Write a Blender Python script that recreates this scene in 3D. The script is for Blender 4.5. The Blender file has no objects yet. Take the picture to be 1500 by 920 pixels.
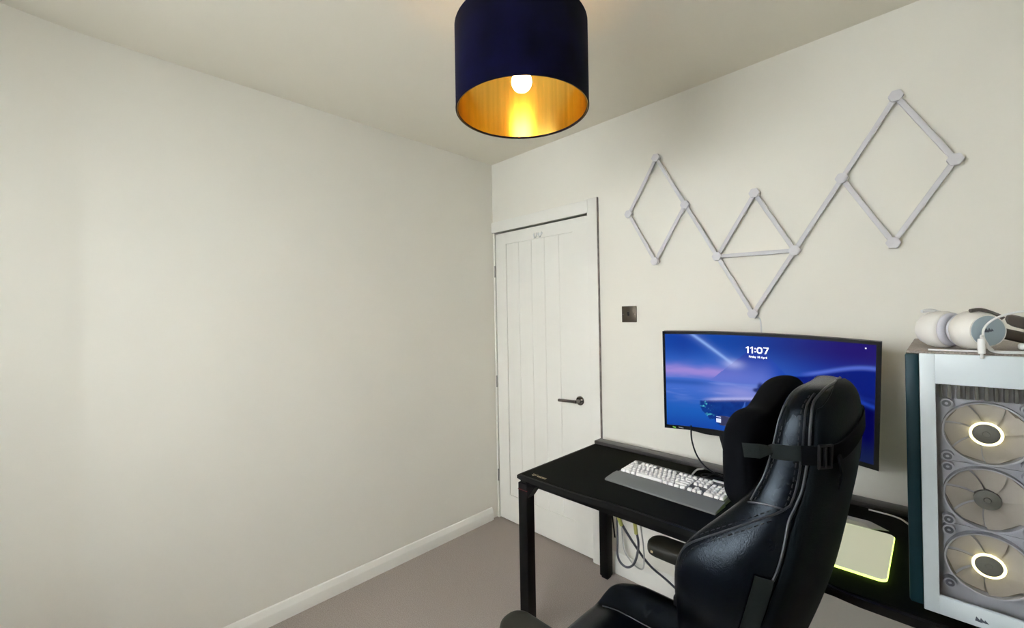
import bpy, bmesh, math, random
from mathutils import Vector, Matrix
from mathutils.bvhtree import BVHTree
random.seed(4)
S = bpy.context.scene
COL = S.collection
PI = math.pi

# ------------------------------------------------------------------ camera
CAM = Vector((2.21447, -2.0499, 1.41585)); YAW, PITCH, ROLL, FPX = 0.78255, 0.00309, -0.01765, 624.7
cy, sy = math.cos(YAW), math.sin(YAW)
Fw = Vector((-sy*math.cos(PITCH), cy*math.cos(PITCH), math.sin(PITCH)))
Rt = Vector((cy, sy, 0)); Up = Rt.cross(Fw)
c_, s_ = math.cos(ROLL), math.sin(ROLL)
R2 = c_*Rt + s_*Up; U2 = -s_*Rt + c_*Up
cd = bpy.data.cameras.new('camera'); cam = bpy.data.objects.new('camera', cd); COL.objects.link(cam)
cd.sensor_width = 36; cd.lens = 36*FPX/1500; cd.clip_start = .05
m = Matrix((R2, U2, -Fw)).transposed().to_4x4(); m.translation = CAM
cam.matrix_world = m
S.camera = cam

# ------------------------------------------------------------------ world, window light, exposure
w = bpy.data.worlds.new('sky'); S.world = w; w.use_nodes = True
bg = w.node_tree.nodes['Background']; bg.inputs[0].default_value = (.845, .935, 1, 1); bg.inputs[1].default_value = 2.0
la = bpy.data.lights.new('window_daylight', 'AREA'); la.shape = 'RECTANGLE'; la.size = 2.2; la.size_y = 1.5
la.energy = 80; la.color = (.925, .97, 1)
lo = bpy.data.objects.new('window_daylight', la); COL.objects.link(lo)
lo.location = (1.15, -3.35, 2.1); lo.rotation_euler = (PI/2-.50, 0, 0)      # faces +Y, into the room
S.view_settings.view_transform = 'Standard'; S.view_settings.look = 'None'
S.view_settings.gamma = 1; S.view_settings.use_curve_mapping = False
S.view_settings.exposure = 1.40

# ------------------------------------------------------------------ materials
def mat(name, col, rough=.5, metal=0, noise=0, nscale=40, bump=0, bscale=200, spec=.5, coat=0, sheen=0, emit=None, es=0, trans=0, alpha=1, stretch=None):
    m = bpy.data.materials.new(name); m.use_nodes = True
    nt = m.node_tree; b = nt.nodes['Principled BSDF']
    b.inputs['Base Color'].default_value = (*col, 1); b.inputs['Roughness'].default_value = rough
    b.inputs['Metallic'].default_value = metal; b.inputs['Specular IOR Level'].default_value = spec
    b.inputs['Coat Weight'].default_value = coat
    b.inputs['Sheen Weight'].default_value = sheen
    b.inputs['Transmission Weight'].default_value = trans
    b.inputs['Alpha'].default_value = alpha
    if emit: b.inputs['Emission Color'].default_value = (*emit, 1); b.inputs['Emission Strength'].default_value = es
    tc = nt.nodes.new('ShaderNodeTexCoord'); src = tc.outputs['Object']
    if stretch:
        mp = nt.nodes.new('ShaderNodeMapping'); mp.inputs['Scale'].default_value = stretch
        nt.links.new(src, mp.inputs[0]); src = mp.outputs[0]
    if noise:
        n = nt.nodes.new('ShaderNodeTexNoise'); n.inputs['Scale'].default_value = nscale; n.inputs['Detail'].default_value = 5
        nt.links.new(src, n.inputs['Vector'])
        r = nt.nodes.new('ShaderNodeValToRGB')
        r.color_ramp.elements[0].position = .3; r.color_ramp.elements[1].position = .7
        r.color_ramp.elements[0].color = (*[max(0, c*(1-noise)) for c in col], 1)
        r.color_ramp.elements[1].color = (*[min(1, c*(1+noise)) for c in col], 1)
        nt.links.new(n.outputs[0], r.inputs[0]); nt.links.new(r.outputs[0], b.inputs['Base Color'])
    if bump:
        n = nt.nodes.new('ShaderNodeTexNoise'); n.inputs['Scale'].default_value = bscale; n.inputs['Detail'].default_value = 3
        nt.links.new(src, n.inputs['Vector'])
        bp = nt.nodes.new('ShaderNodeBump'); bp.inputs['Strength'].default_value = bump; bp.inputs['Distance'].default_value = .002
        nt.links.new(n.outputs[0], bp.inputs['Height']); nt.links.new(bp.outputs[0], b.inputs['Normal'])
    return m

M = dict(
 wall=mat('wall_paint', (.86,.825,.735), .85, noise=.012, nscale=3, bump=.12, bscale=120),
 ceil=mat('ceiling_paint', (.86,.81,.69), .9, noise=.01, nscale=3, bump=.1, bscale=90),
 gloss=mat('white_gloss_paint', (.885,.86,.79), .45, noise=.01, nscale=8, bump=.05, bscale=60),
 carpet=mat('carpet', (.40,.345,.305), .98, noise=.28, nscale=260, bump=.9, bscale=420, spec=.1),
 raw=mat('bare_edge', (.33,.29,.26), .9, noise=.3, nscale=30),
 blackmetal=mat('black_powder_coat', (.0035,.0035,.004), .55, bump=.1, bscale=900, spec=.15),
 deskedge=mat('black_desk_edge', (.006,.006,.006), .45, spec=.2),
 mat_cloth=mat('black_desk_mat', (.0055,.0058,.004), .8, noise=.15, nscale=12, spec=.08, bump=.15, bscale=1500),
 rail=mat('dark_grey_rail', (.05,.045,.045), .38, spec=.5),
 leather=mat('black_leather', (.0020,.0030,.0055), .25, noise=.2, nscale=9, bump=.25, bscale=380, spec=.16),
 leather_dark=mat('black_rear_leather', (.001,.003,.0045), .6, noise=.2, nscale=9, bump=.25, bscale=420, spec=.10),
 thread=mat('dark_thread', (.003,.003,.004), .7),
 pipe=mat('leather_piping', (.012,.0135,.018), .35, spec=.5),  # lighter than the leather, bluish-grey highlight put into the colour
 velvet=mat('black_pillow_fabric', (.003,.0035,.005), .9, spec=.1),
 web=mat('black_webbing', (.012,.015,.015), .75, bump=.5, bscale=900, spec=.3),
 webgrey=mat('grey_elastic', (.010,.013,.0125), .8, bump=.5, bscale=900, spec=.15),
 plastic=mat('black_plastic', (.005,.005,.006), .45, spec=.25),
 armpad=mat('armrest_pad', (.014,.0135,.009), .55, bump=.2, bscale=500, spec=.3),
 whiteplastic=mat('white_plastic', (.80,.80,.78), .4),
 keycap=mat('white_keycap', (.93,.90,.87), .45),
 keybase=mat('silver_keyboard_plate', (.17,.165,.155), .4, metal=.3),
 palm=mat('grey_palm_rest', (.17,.18,.175), .6, bump=.4, bscale=1200),
 lightbar=mat('grey_light_bar', (.68,.66,.67), .55),
 chrome=mat('gunmetal_chrome', (.20,.18,.17), .22, metal=1),
 bronze=mat('dark_bronze', (.085,.068,.05), .4, metal=.7, noise=.1, nscale=40),
 steel=mat('hinge_steel', (.35,.33,.31), .4, metal=.9),
 shade=mat('navy_velvet', (.0028,.0028,.017), .8, noise=.5, nscale=11, sheen=.04, spec=.04),
 pcwhite=mat('white_steel', (.66,.72,.74), .42),
 pcteal=mat('dark_teal_glass', (.006,.035,.046), .5, spec=.25),
 pctop=mat('brown_mesh', (.30,.25,.21), .5, noise=.4, nscale=300),
 frost=mat('frosted_blade', (.50,.46,.39), .5, alpha=.92),
 fanframe=mat('fan_frame', (.50,.52,.57), .5),
 hub=mat('grey_fan_hub', (.13,.135,.12), .5),
 dark=mat('dark_grey_print', (.09,.10,.13), .6),
 cupgrey=mat('blue_grey_cup_disc', (.36,.44,.48), .5),
 cup=mat('warm_white_cup', (.84,.81,.75), .4),
 cushion=mat('ear_cushion', (.62,.61,.66), .8, bump=.3, bscale=300),
 band=mat('brown_grey_headband', (.10,.085,.075), .55),
 beige=mat('beige_plastic', (.60,.52,.42), .5),
 cord=mat('dark_grey_cord', (.10,.10,.12), .5),
 cordpale=mat('pale_cord', (.50,.49,.46), .5),
 yellowcord=mat('yellow_sleeve', (.50,.50,.12), .5),
 gold=mat('gold_print', (.62,.52,.30), .4),
 red=mat('red_line', (.14,.012,.012), .5),
 glassw=mat('window_glass', (1,1,1), .02, trans=1),
 green=mat('green_badge', (.25,.70,.10), .5),
 whiteprint=mat('white_print', (.7,.7,.7), .5),
 rgbpad=mat('white_mouse_mat', (.82,.84,.76), .5, emit=(.68,.70,.46), es=.20),  # surface emission stands for edge light spreading through the mat
 glow=mat('mat_edge_light', (.7,1,.2), .4, emit=(.60,1,.12), es=1.6),
 fanglow=mat('fan_ring_light', (1,1,.8), .4, emit=(1,.93,.45), es=1.3),
 text=mat('screen_text', (1,1,1), .4, emit=(.80,.84,1), es=.36),
 textdim=mat('screen_text_dim', (.3,.3,.4), .4, emit=(.6,.65,.9), es=.35),
 icon=mat('screen_widget', (.02,.02,.05), .4, emit=(.01,.012,.05), es=.5),
 mouse=mat('white_mouse', (.7,.7,.72), .4),
)
def gold_lining():
    m = mat('brushed_gold_lining', (.90,.62,.13), .26, metal=1, noise=.10, nscale=3, stretch=(25,25,.4))
    nt = m.node_tree; tg = nt.nodes.new('ShaderNodeTangent'); tg.direction_type = 'RADIAL'; tg.axis = 'Z'
    b = nt.nodes['Principled BSDF']; b.inputs['Anisotropic'].default_value = .9; b.inputs['Anisotropic Rotation'].default_value = .25
    nt.links.new(tg.outputs[0], b.inputs['Tangent'])
    return m
M['lining'] = gold_lining()
def bulb_mat():
    m = mat('bulb_glass', (1,.9,.7), .3, emit=(1,.62,.25), es=14); return m
M['bulb'] = bulb_mat()
def smoked():
    m = bpy.data.materials.new('smoked_glass'); m.use_nodes = True; nt = m.node_tree
    for n in list(nt.nodes): nt.nodes.remove(n)
    o = nt.nodes.new('ShaderNodeOutputMaterial'); mx = nt.nodes.new('ShaderNodeMixShader')
    tr = nt.nodes.new('ShaderNodeBsdfTransparent'); tr.inputs[0].default_value = (.97,.96,.95,1)
    gl = nt.nodes.new('ShaderNodeBsdfGlossy'); gl.inputs['Roughness'].default_value = .03; gl.inputs[0].default_value = (.9,.9,.95,1)
    fr = nt.nodes.new('ShaderNodeFresnel'); fr.inputs[0].default_value = 1.6
    nt.links.new(fr.outputs[0], mx.inputs[0]); nt.links.new(tr.outputs[0], mx.inputs[1]); nt.links.new(gl.outputs[0], mx.inputs[2])
    nt.links.new(mx.outputs[0], o.inputs[0]); return m
M['smoked'] = smoked()

M['leather'].node_tree.nodes['Principled BSDF'].inputs['Specular Tint'].default_value = (.75,.88,1,1)  # blue of the reflected window light put into the leather's specular
# ------------------------------------------------------------------ builders
def empty(name, label, cat, loc=(0,0,0), rot=(0,0,0), group=None):
    o = bpy.data.objects.new(name, None); COL.objects.link(o); o.empty_display_size = .05
    o.location = loc; o.rotation_euler = rot; o['label'] = label; o['category'] = cat
    if group: o['group'] = group
    return o
def tag(o, label, cat, group=None):
    o['label'] = label; o['category'] = cat
    if group: o['group'] = group
    return o
def world_loc(o):
    v = Vector(o.location)
    while o.parent: o = o.parent; v += Vector(o.location)
    return v
class B:
    """collects shapes; coordinates are world coordinates unless local=True"""
    def __init__(s): s.bm = bmesh.new()
    def box(s, x0, x1, y0, y1, z0, z1, bev=0, seg=2):
        r = bmesh.ops.create_cube(s.bm, size=1)
        for v in r['verts']:
            v.co = Vector((x0 if v.co.x < 0 else x1, y0 if v.co.y < 0 else y1, z0 if v.co.z < 0 else z1))
        if bev:
            es = list({e for v in r['verts'] for e in v.link_edges})
            bmesh.ops.bevel(s.bm, geom=es, offset=bev, segments=seg, affect='EDGES', profile=.5)
        return s
    def obox(s, mat4, sx, sy, sz, bev=0, seg=2):
        r = bmesh.ops.create_cube(s.bm, size=1)
        for v in r['verts']: v.co = Vector((v.co.x*sx, v.co.y*sy, v.co.z*sz))
        vs = r['verts']
        if bev:
            es = list({e for v in vs for e in v.link_edges})
            rr = bmesh.ops.bevel(s.bm, geom=es, offset=bev, segments=seg, affect='EDGES', profile=.5)
            vs = list({v for f in rr['faces'] for v in f.verts} | {v for v in vs if v.is_valid})
        for v in vs: v.co = mat4 @ v.co
        return s
    def lathe(s, prof, mat4=Matrix(), n=48, close=False):
        rings = []
        for r, z in prof:
            if r < 1e-6: rings.append([s.bm.verts.new(mat4 @ Vector((0, 0, z)))])
            else: rings.append([s.bm.verts.new(mat4 @ Vector((r*math.cos(2*PI*k/n), r*math.sin(2*PI*k/n), z))) for k in range(n)])
        prs = list(zip(rings, rings[1:]))
        if close: prs.append((rings[-1], rings[0]))
        for a, b in prs:
            for k in range(n):
                k2 = (k+1) % n
                if len(a) == 1 and len(b) == 1: continue
                if len(a) == 1: f = (a[0], b[k2], b[k])
                elif len(b) == 1: f = (a[k], a[k2], b[0])
                else: f = (a[k], a[k2], b[k2], b[k])
                try: s.bm.faces.new(f)
                except ValueError: pass
        return s
    def tube(s, pts, r, n=10, caps=True):
        pts = [Vector(p) for p in pts]; rings = []; up = None
        for i, p in enumerate(pts):
            t = (pts[min(i+1, len(pts)-1)] - pts[max(i-1, 0)]).normalized()
            if up is None:
                up = Vector((0,0,1)) if abs(t.z) < .9 else Vector((1,0,0))
            a = t.cross(up).normalized(); b = a.cross(t).normalized(); up = b
            rr = r[i] if isinstance(r, (list, tuple)) else r
            rings.append([s.bm.verts.new(p + rr*(math.cos(2*PI*k/n)*a + math.sin(2*PI*k/n)*b)) for k in range(n)])
        for a, b in zip(rings, rings[1:]):
            for k in range(n): s.bm.faces.new((a[k], a[(k+1)%n], b[(k+1)%n], b[k]))
        if caps:
            s.bm.faces.new(rings[0][::-1]); s.bm.faces.new(rings[-1])
        return s
    def prism(s, pts, mat4, h):
        """2-D outline pts in local xy extruded along +z by h"""
        a = [s.bm.verts.new(mat4 @ Vector((x, y, 0))) for x, y in pts]
        b = [s.bm.verts.new(mat4 @ Vector((x, y, h))) for x, y in pts]
        s.bm.faces.new(a[::-1]); s.bm.faces.new(b); n = len(pts)
        for k in range(n): s.bm.faces.new((a[k], a[(k+1)%n], b[(k+1)%n], b[k]))
        return s
    def loft(s, rings, cap=True, closed=True):
        R = [[s.bm.verts.new(Vector(p)) for p in r] for r in rings]; n = len(R[0])
        for a, b in zip(R, R[1:]):
            for k in range(n if closed else n-1): s.bm.faces.new((a[k], a[(k+1)%n], b[(k+1)%n], b[k]))
        if cap: s.bm.faces.new(R[0][::-1]); s.bm.faces.new(R[-1])
        return s
    def build(s, name, material, parent=None, smooth=True, subsurf=0, kind=None, angle=35):
        bmesh.ops.recalc_face_normals(s.bm, faces=s.bm.faces[:])
        if parent is not None and not getattr(s, 'local', False):
            off = world_loc(parent)
            for v in s.bm.verts: v.co -= off
        me = bpy.data.meshes.new(name)
        if smooth:
            for f in s.bm.faces: f.smooth = True
            for e in s.bm.edges:
                if len(e.link_faces) == 2 and e.calc_face_angle(0) > math.radians(angle): e.smooth = False
        s.bm.to_mesh(me); s.bm.free()
        me.materials.append(M[material] if isinstance(material, str) else material)
        o = bpy.data.objects.new(name, me); COL.objects.link(o)
        if parent is not None: o.parent = parent
        if subsurf:
            md = o.modifiers.new('s', 'SUBSURF'); md.levels = subsurf; md.render_levels = subsurf
        if kind: o['kind'] = kind
        return o
def LB():
    b = B(); b.local = True; return b
def frame(o, z, x=None):
    """matrix with local z along z, at o"""
    z = Vector(z).normalized()
    x = Vector(x) if x else (Vector((0,0,1)) if abs(z.z) < .9 else Vector((1,0,0)))
    y = z.cross(x).normalized(); x = y.cross(z)
    m = Matrix((x, y, z)).transposed().to_4x4(); m.translation = Vector(o); return m
def spline(pts, n=8):
    P = [Vector(p) for p in pts]; out = []
    for i in range(len(P)-1):
        a = P[max(i-1,0)]; b = P[i]; c = P[i+1]; d = P[min(i+2,len(P)-1)]
        for k in range(n):
            t = k/n
            out.append(.5*((2*b)+(c-a)*t+(2*a-5*b+4*c-d)*t*t+(-a+3*b-3*c+d)*t**3))
    out.append(P[-1]); return out

# ------------------------------------------------------------------ room shell
H = 2.48; XR = 2.85; YB = -2.75; T = .12
B().box(-.3, XR+T, YB-.2, T, -.05, 0).build('floor', 'carpet', kind='structure', smooth=False)
B().box(-.3, XR+T, YB-.2, T, H, H+.08).build('ceiling', 'ceil', kind='structure', smooth=False)
# left wall: plumb plane with an added bend that darkens it behind y=-2.06
b = B(); outl = [(0, T), (0,-2.03),(.0008,-2.05),(.004,-2.07), (.135, YB), (.06, YB-.2), (-.3, YB-.2), (-.3, T)]
b.prism(outl, Matrix.Translation((0,0,0)), H).build('wall_left', 'wall', kind='structure', angle=60)
DX0, DX1, DZ = .022, .806, 1.990     # door opening
b = B(); b.box(DX1, XR+T, 0, T, 0, H); b.box(-.0, DX1, 0, T, DZ+.012, H); b.box(-.0, DX0-.004, .0, T, 0, DZ+.02)
b.build('wall_far', 'wall', kind='structure', smooth=False)
B().box(-.0, .9, T+.0, T+.05, 0, 2.1).build('wall_behind_door', 'raw', kind='structure', smooth=False)
b = B(); WX0, WX1, WZ0, WZ1 = .55, 1.95, .80, 2.15
b.box(0, WX0, YB-.2, YB, 0, H); b.box(WX1, XR+T, YB-.2, YB, 0, H); b.box(WX0, WX1, YB-.2, YB, 0, WZ0); b.box(WX0, WX1, YB-.2, YB, WZ1, H)
b.build('wall_back', 'wall', kind='structure', smooth=False)
B().box(XR, XR+T, YB, 0, 0, H).build('wall_right', 'wall', kind='structure', smooth=False)
# window
b = B()
for x0, x1 in ((WX0, WX0+.06), (WX1-.06, WX1), (1.23, 1.28)): b.box(x0, x1, YB-.15, YB-.08, WZ0, WZ1, .006)
for z0, z1 in ((WZ0, WZ0+.06), (WZ1-.06, WZ1)): b.box(WX0, WX1, YB-.15, YB-.08, z0, z1, .006)
win = b.build('window_1', 'gloss', kind='structure')
B().box(WX0-.05, WX1+.05, YB-.10, YB+.09, WZ0-.03, WZ0, .008).build('window_sill', 'gloss', win)
B().box(WX0+.05, WX1-.05, YB-.117, YB-.113, WZ0+.05, WZ1-.05).build('window_pane', 'glassw', win, smooth=False)

def skirting(name, p0, p1, nrm, mt='gloss', hh=0):
    p0, p1, nrm = Vector(p0), Vector(p1), Vector(nrm)
    prof = [(0,0),(.019,0),(.019,.050+hh),(.017,.055+hh),(.006,.079+hh),(0,.083+hh)]
    b = B(); b.loft([[tuple(p + nrm*u + Vector((0,0,v))) for u, v in prof] for p in (p0, p1)])
    return b.build(name, mt, kind='structure', smooth=True, angle=25)
skirting('baseboard_left', (0,-.055,0), (0,-2.02,0), (1,0,0))
skirting('baseboard_far', (.885,0,0), (XR,0,0), (0,-1,0), hh=.025)
skirting('baseboard_right', (XR,0,0), (XR,YB,0), (-1,0,0))
skirting('baseboard_back', (.18,YB,0), (XR,YB,0), (0,1,0))

# door casing (trim) : head and right leg, mitred at the outer corner
b = B()
def cas(x0,x1,z0,z1): b.box(x0,x1,-.017,.0,z0,z1,.0035)
cas(.812,.874,0,2.072); cas(.0005,.8119,1.994,2.068)
b.build('trim_1', 'gloss', kind='structure')
B().box(.8742,.8772,-.0155,.0,0,2.071).build('trim_2', 'raw', kind='structure', smooth=False)
b = B(); b.box(.8065,.812,-.012,.0,0,1.995); b.box(.004,.0195,-.004,.02,0,1.995)
b.build('trim_3', 'gloss', kind='structure', smooth=False)

# door leaf with recessed, grooved centre panel
DY = .0015   # face plane y
door = B()
x0, x1, z0, z1 = DX0+.003, DX1-.003, .008, DZ-.006
rx0, rx1, rz0, rz1 = .125, .69, .185, 1.905
th = .036; rc = .005
door.box(x0, rx0, DY, DY+th, z0, z1, .0015); door.box(rx1, x1, DY, DY+th, z0, z1, .0015)
door.box(rx0-.0008, rx1+.0008, DY+.0001, DY+th, z0, rz0, .0012); door.box(rx0-.0008, rx1+.0008, DY+.0001, DY+th, rz1, z1, .0012)
gx = [rx0, .242, .357, .467, .583, rx1]
for a, c in zip(gx, gx[1:]):
    door.box(a+.0004, c-.0004, DY+rc, DY+th-.004, rz0-.001, rz1+.001, .0028, 1)
door = door.build('door_1', 'gloss', kind='structure', smooth=True, angle=20)
# handle on the leaf
hl = B(); mt_ = frame((.728, DY, .908), (0,-1,0))
hl.lathe([(0,0),(.0265,0),(.0265,.006),(.024,.0085),(.012,.009),(.0105,.012),(.0105,.045),(.0095,.05),(0,.051)], mt_, 40)
hl = hl.build('door_handle', 'chrome', door)
lv = B(); lv.tube(spline([(.728,-.045,.908),(.715,-.0475,.908),(.69,-.048,.9075),(.64,-.047,.905),(.602,-.046,.903)]), [.0095]*10+[.009]*22+[.0075], 14)
lv.build('handle_lever', 'chrome', hl)
for zc in (1.724, .955, .30):
    h = B(); h.tube([(.0205,-.006,zc-.04),(.0205,-.006,zc+.04)], .005, 12); h.box(.0135,.0205,-.006,-.0035,zc-.038,zc+.038); h.build('door_hinge', 'steel', door)
# white over-door coat hook near the head of the leaf
hk = B()
hk.box(.410,.460,-.002,DY,1.925,1.937,.001)
for hx in (.415,.455):
    hk.tube(spline([(hx,-.004,1.94),(hx,-.012,1.915),(hx,-.024,1.905),(hx,-.032,1.918),(hx,-.032,1.932)],6), .004, 8)
hk = hk.build('coat_hook', 'whiteplastic')
tag(hk, 'small white coat hook fixed near the top of the white door', 'hook')

# light switch
sw = empty('light_switch', 'dark bronze square light switch plate on the wall right of the door', 'light switch', (1.058, 0, 1.411))
B().box(1.015,1.101,-.006,-.0003,1.368,1.454,.0025,2).build('switch_plate', 'bronze', sw)
b = B(); b.obox(Matrix.Translation((1.056,-.0085,1.413)) @ Matrix.Rotation(.14,4,'X'), .011,.006,.022,.001); b.build('switch_rocker', 'plastic', sw)
for xx in (1.024, 1.092): B().lathe([(0,0),(.0028,0),(.0028,.0008),(0,.001)], frame((xx,-.006,1.411),(0,-1,0)), 16).build('screw', 'chrome', sw)

# ------------------------------------------------------------------ wall light lines
gx0, gz0, GL, grot = 1.65652, 1.4039, .29782, -.02866
def gp(u, v):
    c, s = math.cos(grot), math.sin(grot)
    return Vector((gx0+GL*(u*c-v*s), -.022, gz0+GL*(u*s+v*c)))
N_ = dict(At=(-1.5,2.598), Al=(-2,1.732), Ar=(-1,1.732), Ab=(-1.5,.866), B=(-.5,.866), C=(0,1.732), D=(.5,.866), E=(0,0), F=(1,1.732), Ft=(1.5,2.598), Fr=(2,1.732), Fb=(1.5,.866))
bars = ['At Al','At Ar','Al Ab','Ar Ab','Ar B','B C','C D','B D','B E','D E','D F','F Ft','Ft Fr','Fr Fb','Fb F']
wl = empty('wall_light', 'zigzag wall light of pale grey bars joined by hexagonal connectors, above the monitor', 'wall light', (gx0, 0, gz0))
for s_ in bars:
    a, c = [gp(*N_[k]) for k in s_.split()]
    d = (c-a).normalized(); mid = (a+c)/2; L = (c-a).length
    y = Vector((0,-1,0)); z = d.cross(y)
    mm = Matrix((d, y, z)).transposed().to_4x4(); mm.translation = mid + Vector((0,.004,0))
    b = B(); b.obox(mm, L-.034, .012, .0165, .002); b.build('light_bar', 'lightbar', wl)
for k, uv in N_.items():
    p = gp(*uv); b = B()
    hexp = [(.0215*math.cos(PI/3*i+grot+PI/6*0), .0215*math.sin(PI/3*i+grot)) for i in range(6)]
    fr = Matrix(((1,0,0),(0,0,-1),(0,1,0))).to_4x4(); fr.translation = Vector((p.x, -.0125, p.z))
    b.prism(hexp, fr, .019)
    fr2 = fr.copy(); fr2.translation = Vector((p.x, -.0004, p.z)); b.prism([(x*.75,y*.75) for x,y in hexp], fr2, .0125)
    bmesh.ops.bevel(b.bm, geom=[e for e in b.bm.edges], offset=.0015, segments=2, affect='EDGES')
    b.build('connector', 'lightbar', wl)
B().tube(spline([(1.664,-.004,1.392),(1.680,-.004,1.375),(1.683,-.004,1.30),(1.684,-.004,1.10),(1.684,-.006,.95)],8), .0028, 8).build('power_cord', 'whiteplastic', wl)

# ------------------------------------------------------------------ ceiling lamp
LX, LY = 1.330, -1.101
zb, zt, SR = 2.035, 2.284, .200
lamp = empty('pendant_lamp', 'navy velvet drum ceiling lamp with brushed gold lining and lit bulb', 'lamp', (LX, LY, H))
Tm = Matrix.Translation((LX, LY, 0))
B().lathe([(SR,zb),(SR+.0005,zb+.001),(SR+.0005,zt-.001),(SR,zt),(SR-.0022,zt),(SR-.0022,zb)], Tm, 128, close=True).build('lamp_shade', 'shade', lamp)
B().lathe([(SR-.0035,zb+.0008),(SR-.0035,zt-.001),(SR-.0024,zt-.001),(SR-.0024,zb+.0008)], Tm, 128, close=True).build('shade_lining', 'lining', lamp)
b = B(); b.lathe([(SR-.005,zb+.001),(SR+.0012,zb+.001),(SR+.0012,zb+.005),(SR-.005,zb+.005)], Tm, 96, close=True)
b.build('shade_rim', 'shade', lamp)
b = B()
for k in range(3):
    a = 2*PI*k/3+.4; b.tube([(LX+.02*math.cos(a),LY+.02*math.sin(a),zt-.03),(LX+.196*math.cos(a),LY+.196*math.sin(a),zt-.006)], .002, 8)
b.lathe([(.018,zt-.034),(.024,zt-.034),(.024,zt-.028),(.018,zt-.028)], Tm, 32, close=True)
b.build('shade_ring', 'whiteplastic', lamp)
B().lathe([(0,2.160),(.019,2.160),(.019,2.225),(.014,2.235),(.014,2.248),(.004,2.255),(0,2.255)], Tm, 32).build('bulb_holder', 'whiteplastic', lamp)
B().tube([(LX,LY,2.24),(LX,LY,H-.02)], .0035, 10).build('lamp_cord', 'whiteplastic', lamp)
B().lathe([(0,H-.035),(.03,H-.034),(.045,H-.02),(.048,H-.0005),(0,H-.0005)], Tm, 48).build('ceiling_rose', 'whiteplastic', lamp)
prof = [(0,2.095)] + [(.031*math.sin(a), 2.126-.031*math.cos(a)) for a in [PI*i/16 for i in range(1,12)]] + [(.017,2.157),(.014,2.164),(0,2.166)]
bulb = B().lathe(prof, Tm, 32).build('bulb', 'bulb', lamp)
bl = bpy.data.lights.new('bulb_light', 'POINT'); bl.energy = 34.0; bl.color = (1,.68,.36); bl.shadow_soft_size = .031
blo = bpy.data.objects.new('bulb_light', bl); COL.objects.link(blo); blo.location = (LX, LY, 2.126)
bulb.visible_shadow = True

# ------------------------------------------------------------------ desk
ZT = .72
desk = empty('desk', 'black computer desk on metal legs with a raised rail along its back', 'desk', (1.65, -.4, 0))
DXR = 2.62
def front_y(x):
    if x < 1.15: return -.715
    if x < 1.45: return -.715 + .02*(.5-.5*math.cos(PI*(x-1.15)/.3))
    if x < 1.94: return -.695
    if x < 2.04: return -.695 - .045*(.5-.5*math.cos(PI*(x-1.94)/.1))
    return -.74
b = B(); xs = [.9+i*(DXR-.9)/60 for i in range(61)]
out = [(.9,-.065)] + [(x, front_y(x)) for x in xs] + [(DXR,-.065)]
b.prism(out, Matrix.Translation((0,0,ZT-.022)), .021)
es = [e for e in b.bm.edges if abs(e.verts[0].co.z-e.verts[1].co.z) < 1e-4]
bmesh.ops.bevel(b.bm, geom=es, offset=.004, segments=2, affect='EDGES')
b.build('desktop', 'deskedge', desk, angle=50)
b = B(); b.box(.905,DXR-.005,-.125,-.064,ZT+.0003,ZT+.0175,.003); b.build('back_rail', 'rail', desk)
b = B()
b.box(.93,2.58,-.66,-.62,ZT-.062,ZT-.0225,.002); b.box(.93,2.58,-.14,-.10,ZT-.062,ZT-.0225,.002)
for xx in (.935, 1.74, 2.54): b.box(xx,xx+.04,-.6195,-.1405,ZT-.062,ZT-.0225,.002)
b.build('frame_rail', 'blackmetal', desk)
for lx, ly in ((.903,-.712),(.912,-.105),(2.53,-.70),(2.53,-.105)):
    if True:
        b = B(); b.box(lx,lx+.05,ly,ly+.05,.012,ZT-.035,.003)
        # gusset along x and cap
        sgn = 1 if lx < 1.5 else -1
        xa = lx+.05 if sgn > 0 else lx
        b.prism([(xa,ZT-.0355),(xa+sgn*.045,ZT-.0355),(xa,ZT-.095)], Matrix(((1,0,0,0),(0,0,1,ly+.004),(0,1,0,0),(0,0,0,1))), .042)
        lg = b.build('leg', 'blackmetal', desk)
        B().box(lx+.006,lx+.044,ly+.006,ly+.044,.0,.012,.002).build('foot', 'plastic', lg)
        B().box(lx-.0006,lx+.0506,ly-.0006,ly+.0506,.655,.6575).build('accent_line', 'red', lg, smooth=False)
        B().box(lx+.008,lx+.042,ly+.008,ly+.042,ZT-.0355,ZT-.0215).build('spacer', 'blackmetal', lg, smooth=False)

dm = empty('desk_mat', 'thin black desk mat covering the desktop with a gold emblem in its corner', 'mat', (1.65,-.4,ZT-.001))
b = B(); out = [(.918,-.128)] + [(max(.918,min(x,DXR-.02)), front_y(x)+.012) for x in xs] + [(DXR-.02,-.128)]
o2 = []
for q in out:
    if not o2 or (Vector(q)-Vector(o2[-1])).length > 1e-4: o2.append(q)
b.prism(o2, Matrix.Translation((0,0,ZT-.0008)), .0028).build('mat_sheet', 'mat_cloth', dm, angle=50)
b = B(); zz = ZT+.0021
def flat(b, pts, z=zz, h=.0004): b.prism(pts, Matrix.Translation((0,0,z)), h)
ex, ey = .955, -.679
flat(b, [(ex,ey+.012),(ex+.010,ey+.002),(ex+.014,ey+.010),(ex+.010,ey+.008)]); flat(b, [(ex+.030,ey+.012),(ex+.018,ey-.004),(ex+.016,ey+.006),(ex+.022,ey+.007)])
flat(b, [(ex+.002,ey+.000),(ex+.014,ey-.010),(ex+.016,ey-.002)])
xx = ex+.034
for wdt in (.007,.006,.008,.003,.007,.006):
    flat(b, [(xx,ey-.006),(xx+wdt,ey-.006),(xx+wdt,ey-.003),(xx+.003,ey-.003),(xx+.003,ey+.003),(xx+wdt,ey+.003),(xx+wdt,ey+.006),(xx,ey+.006)]); xx += wdt+.002
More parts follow.
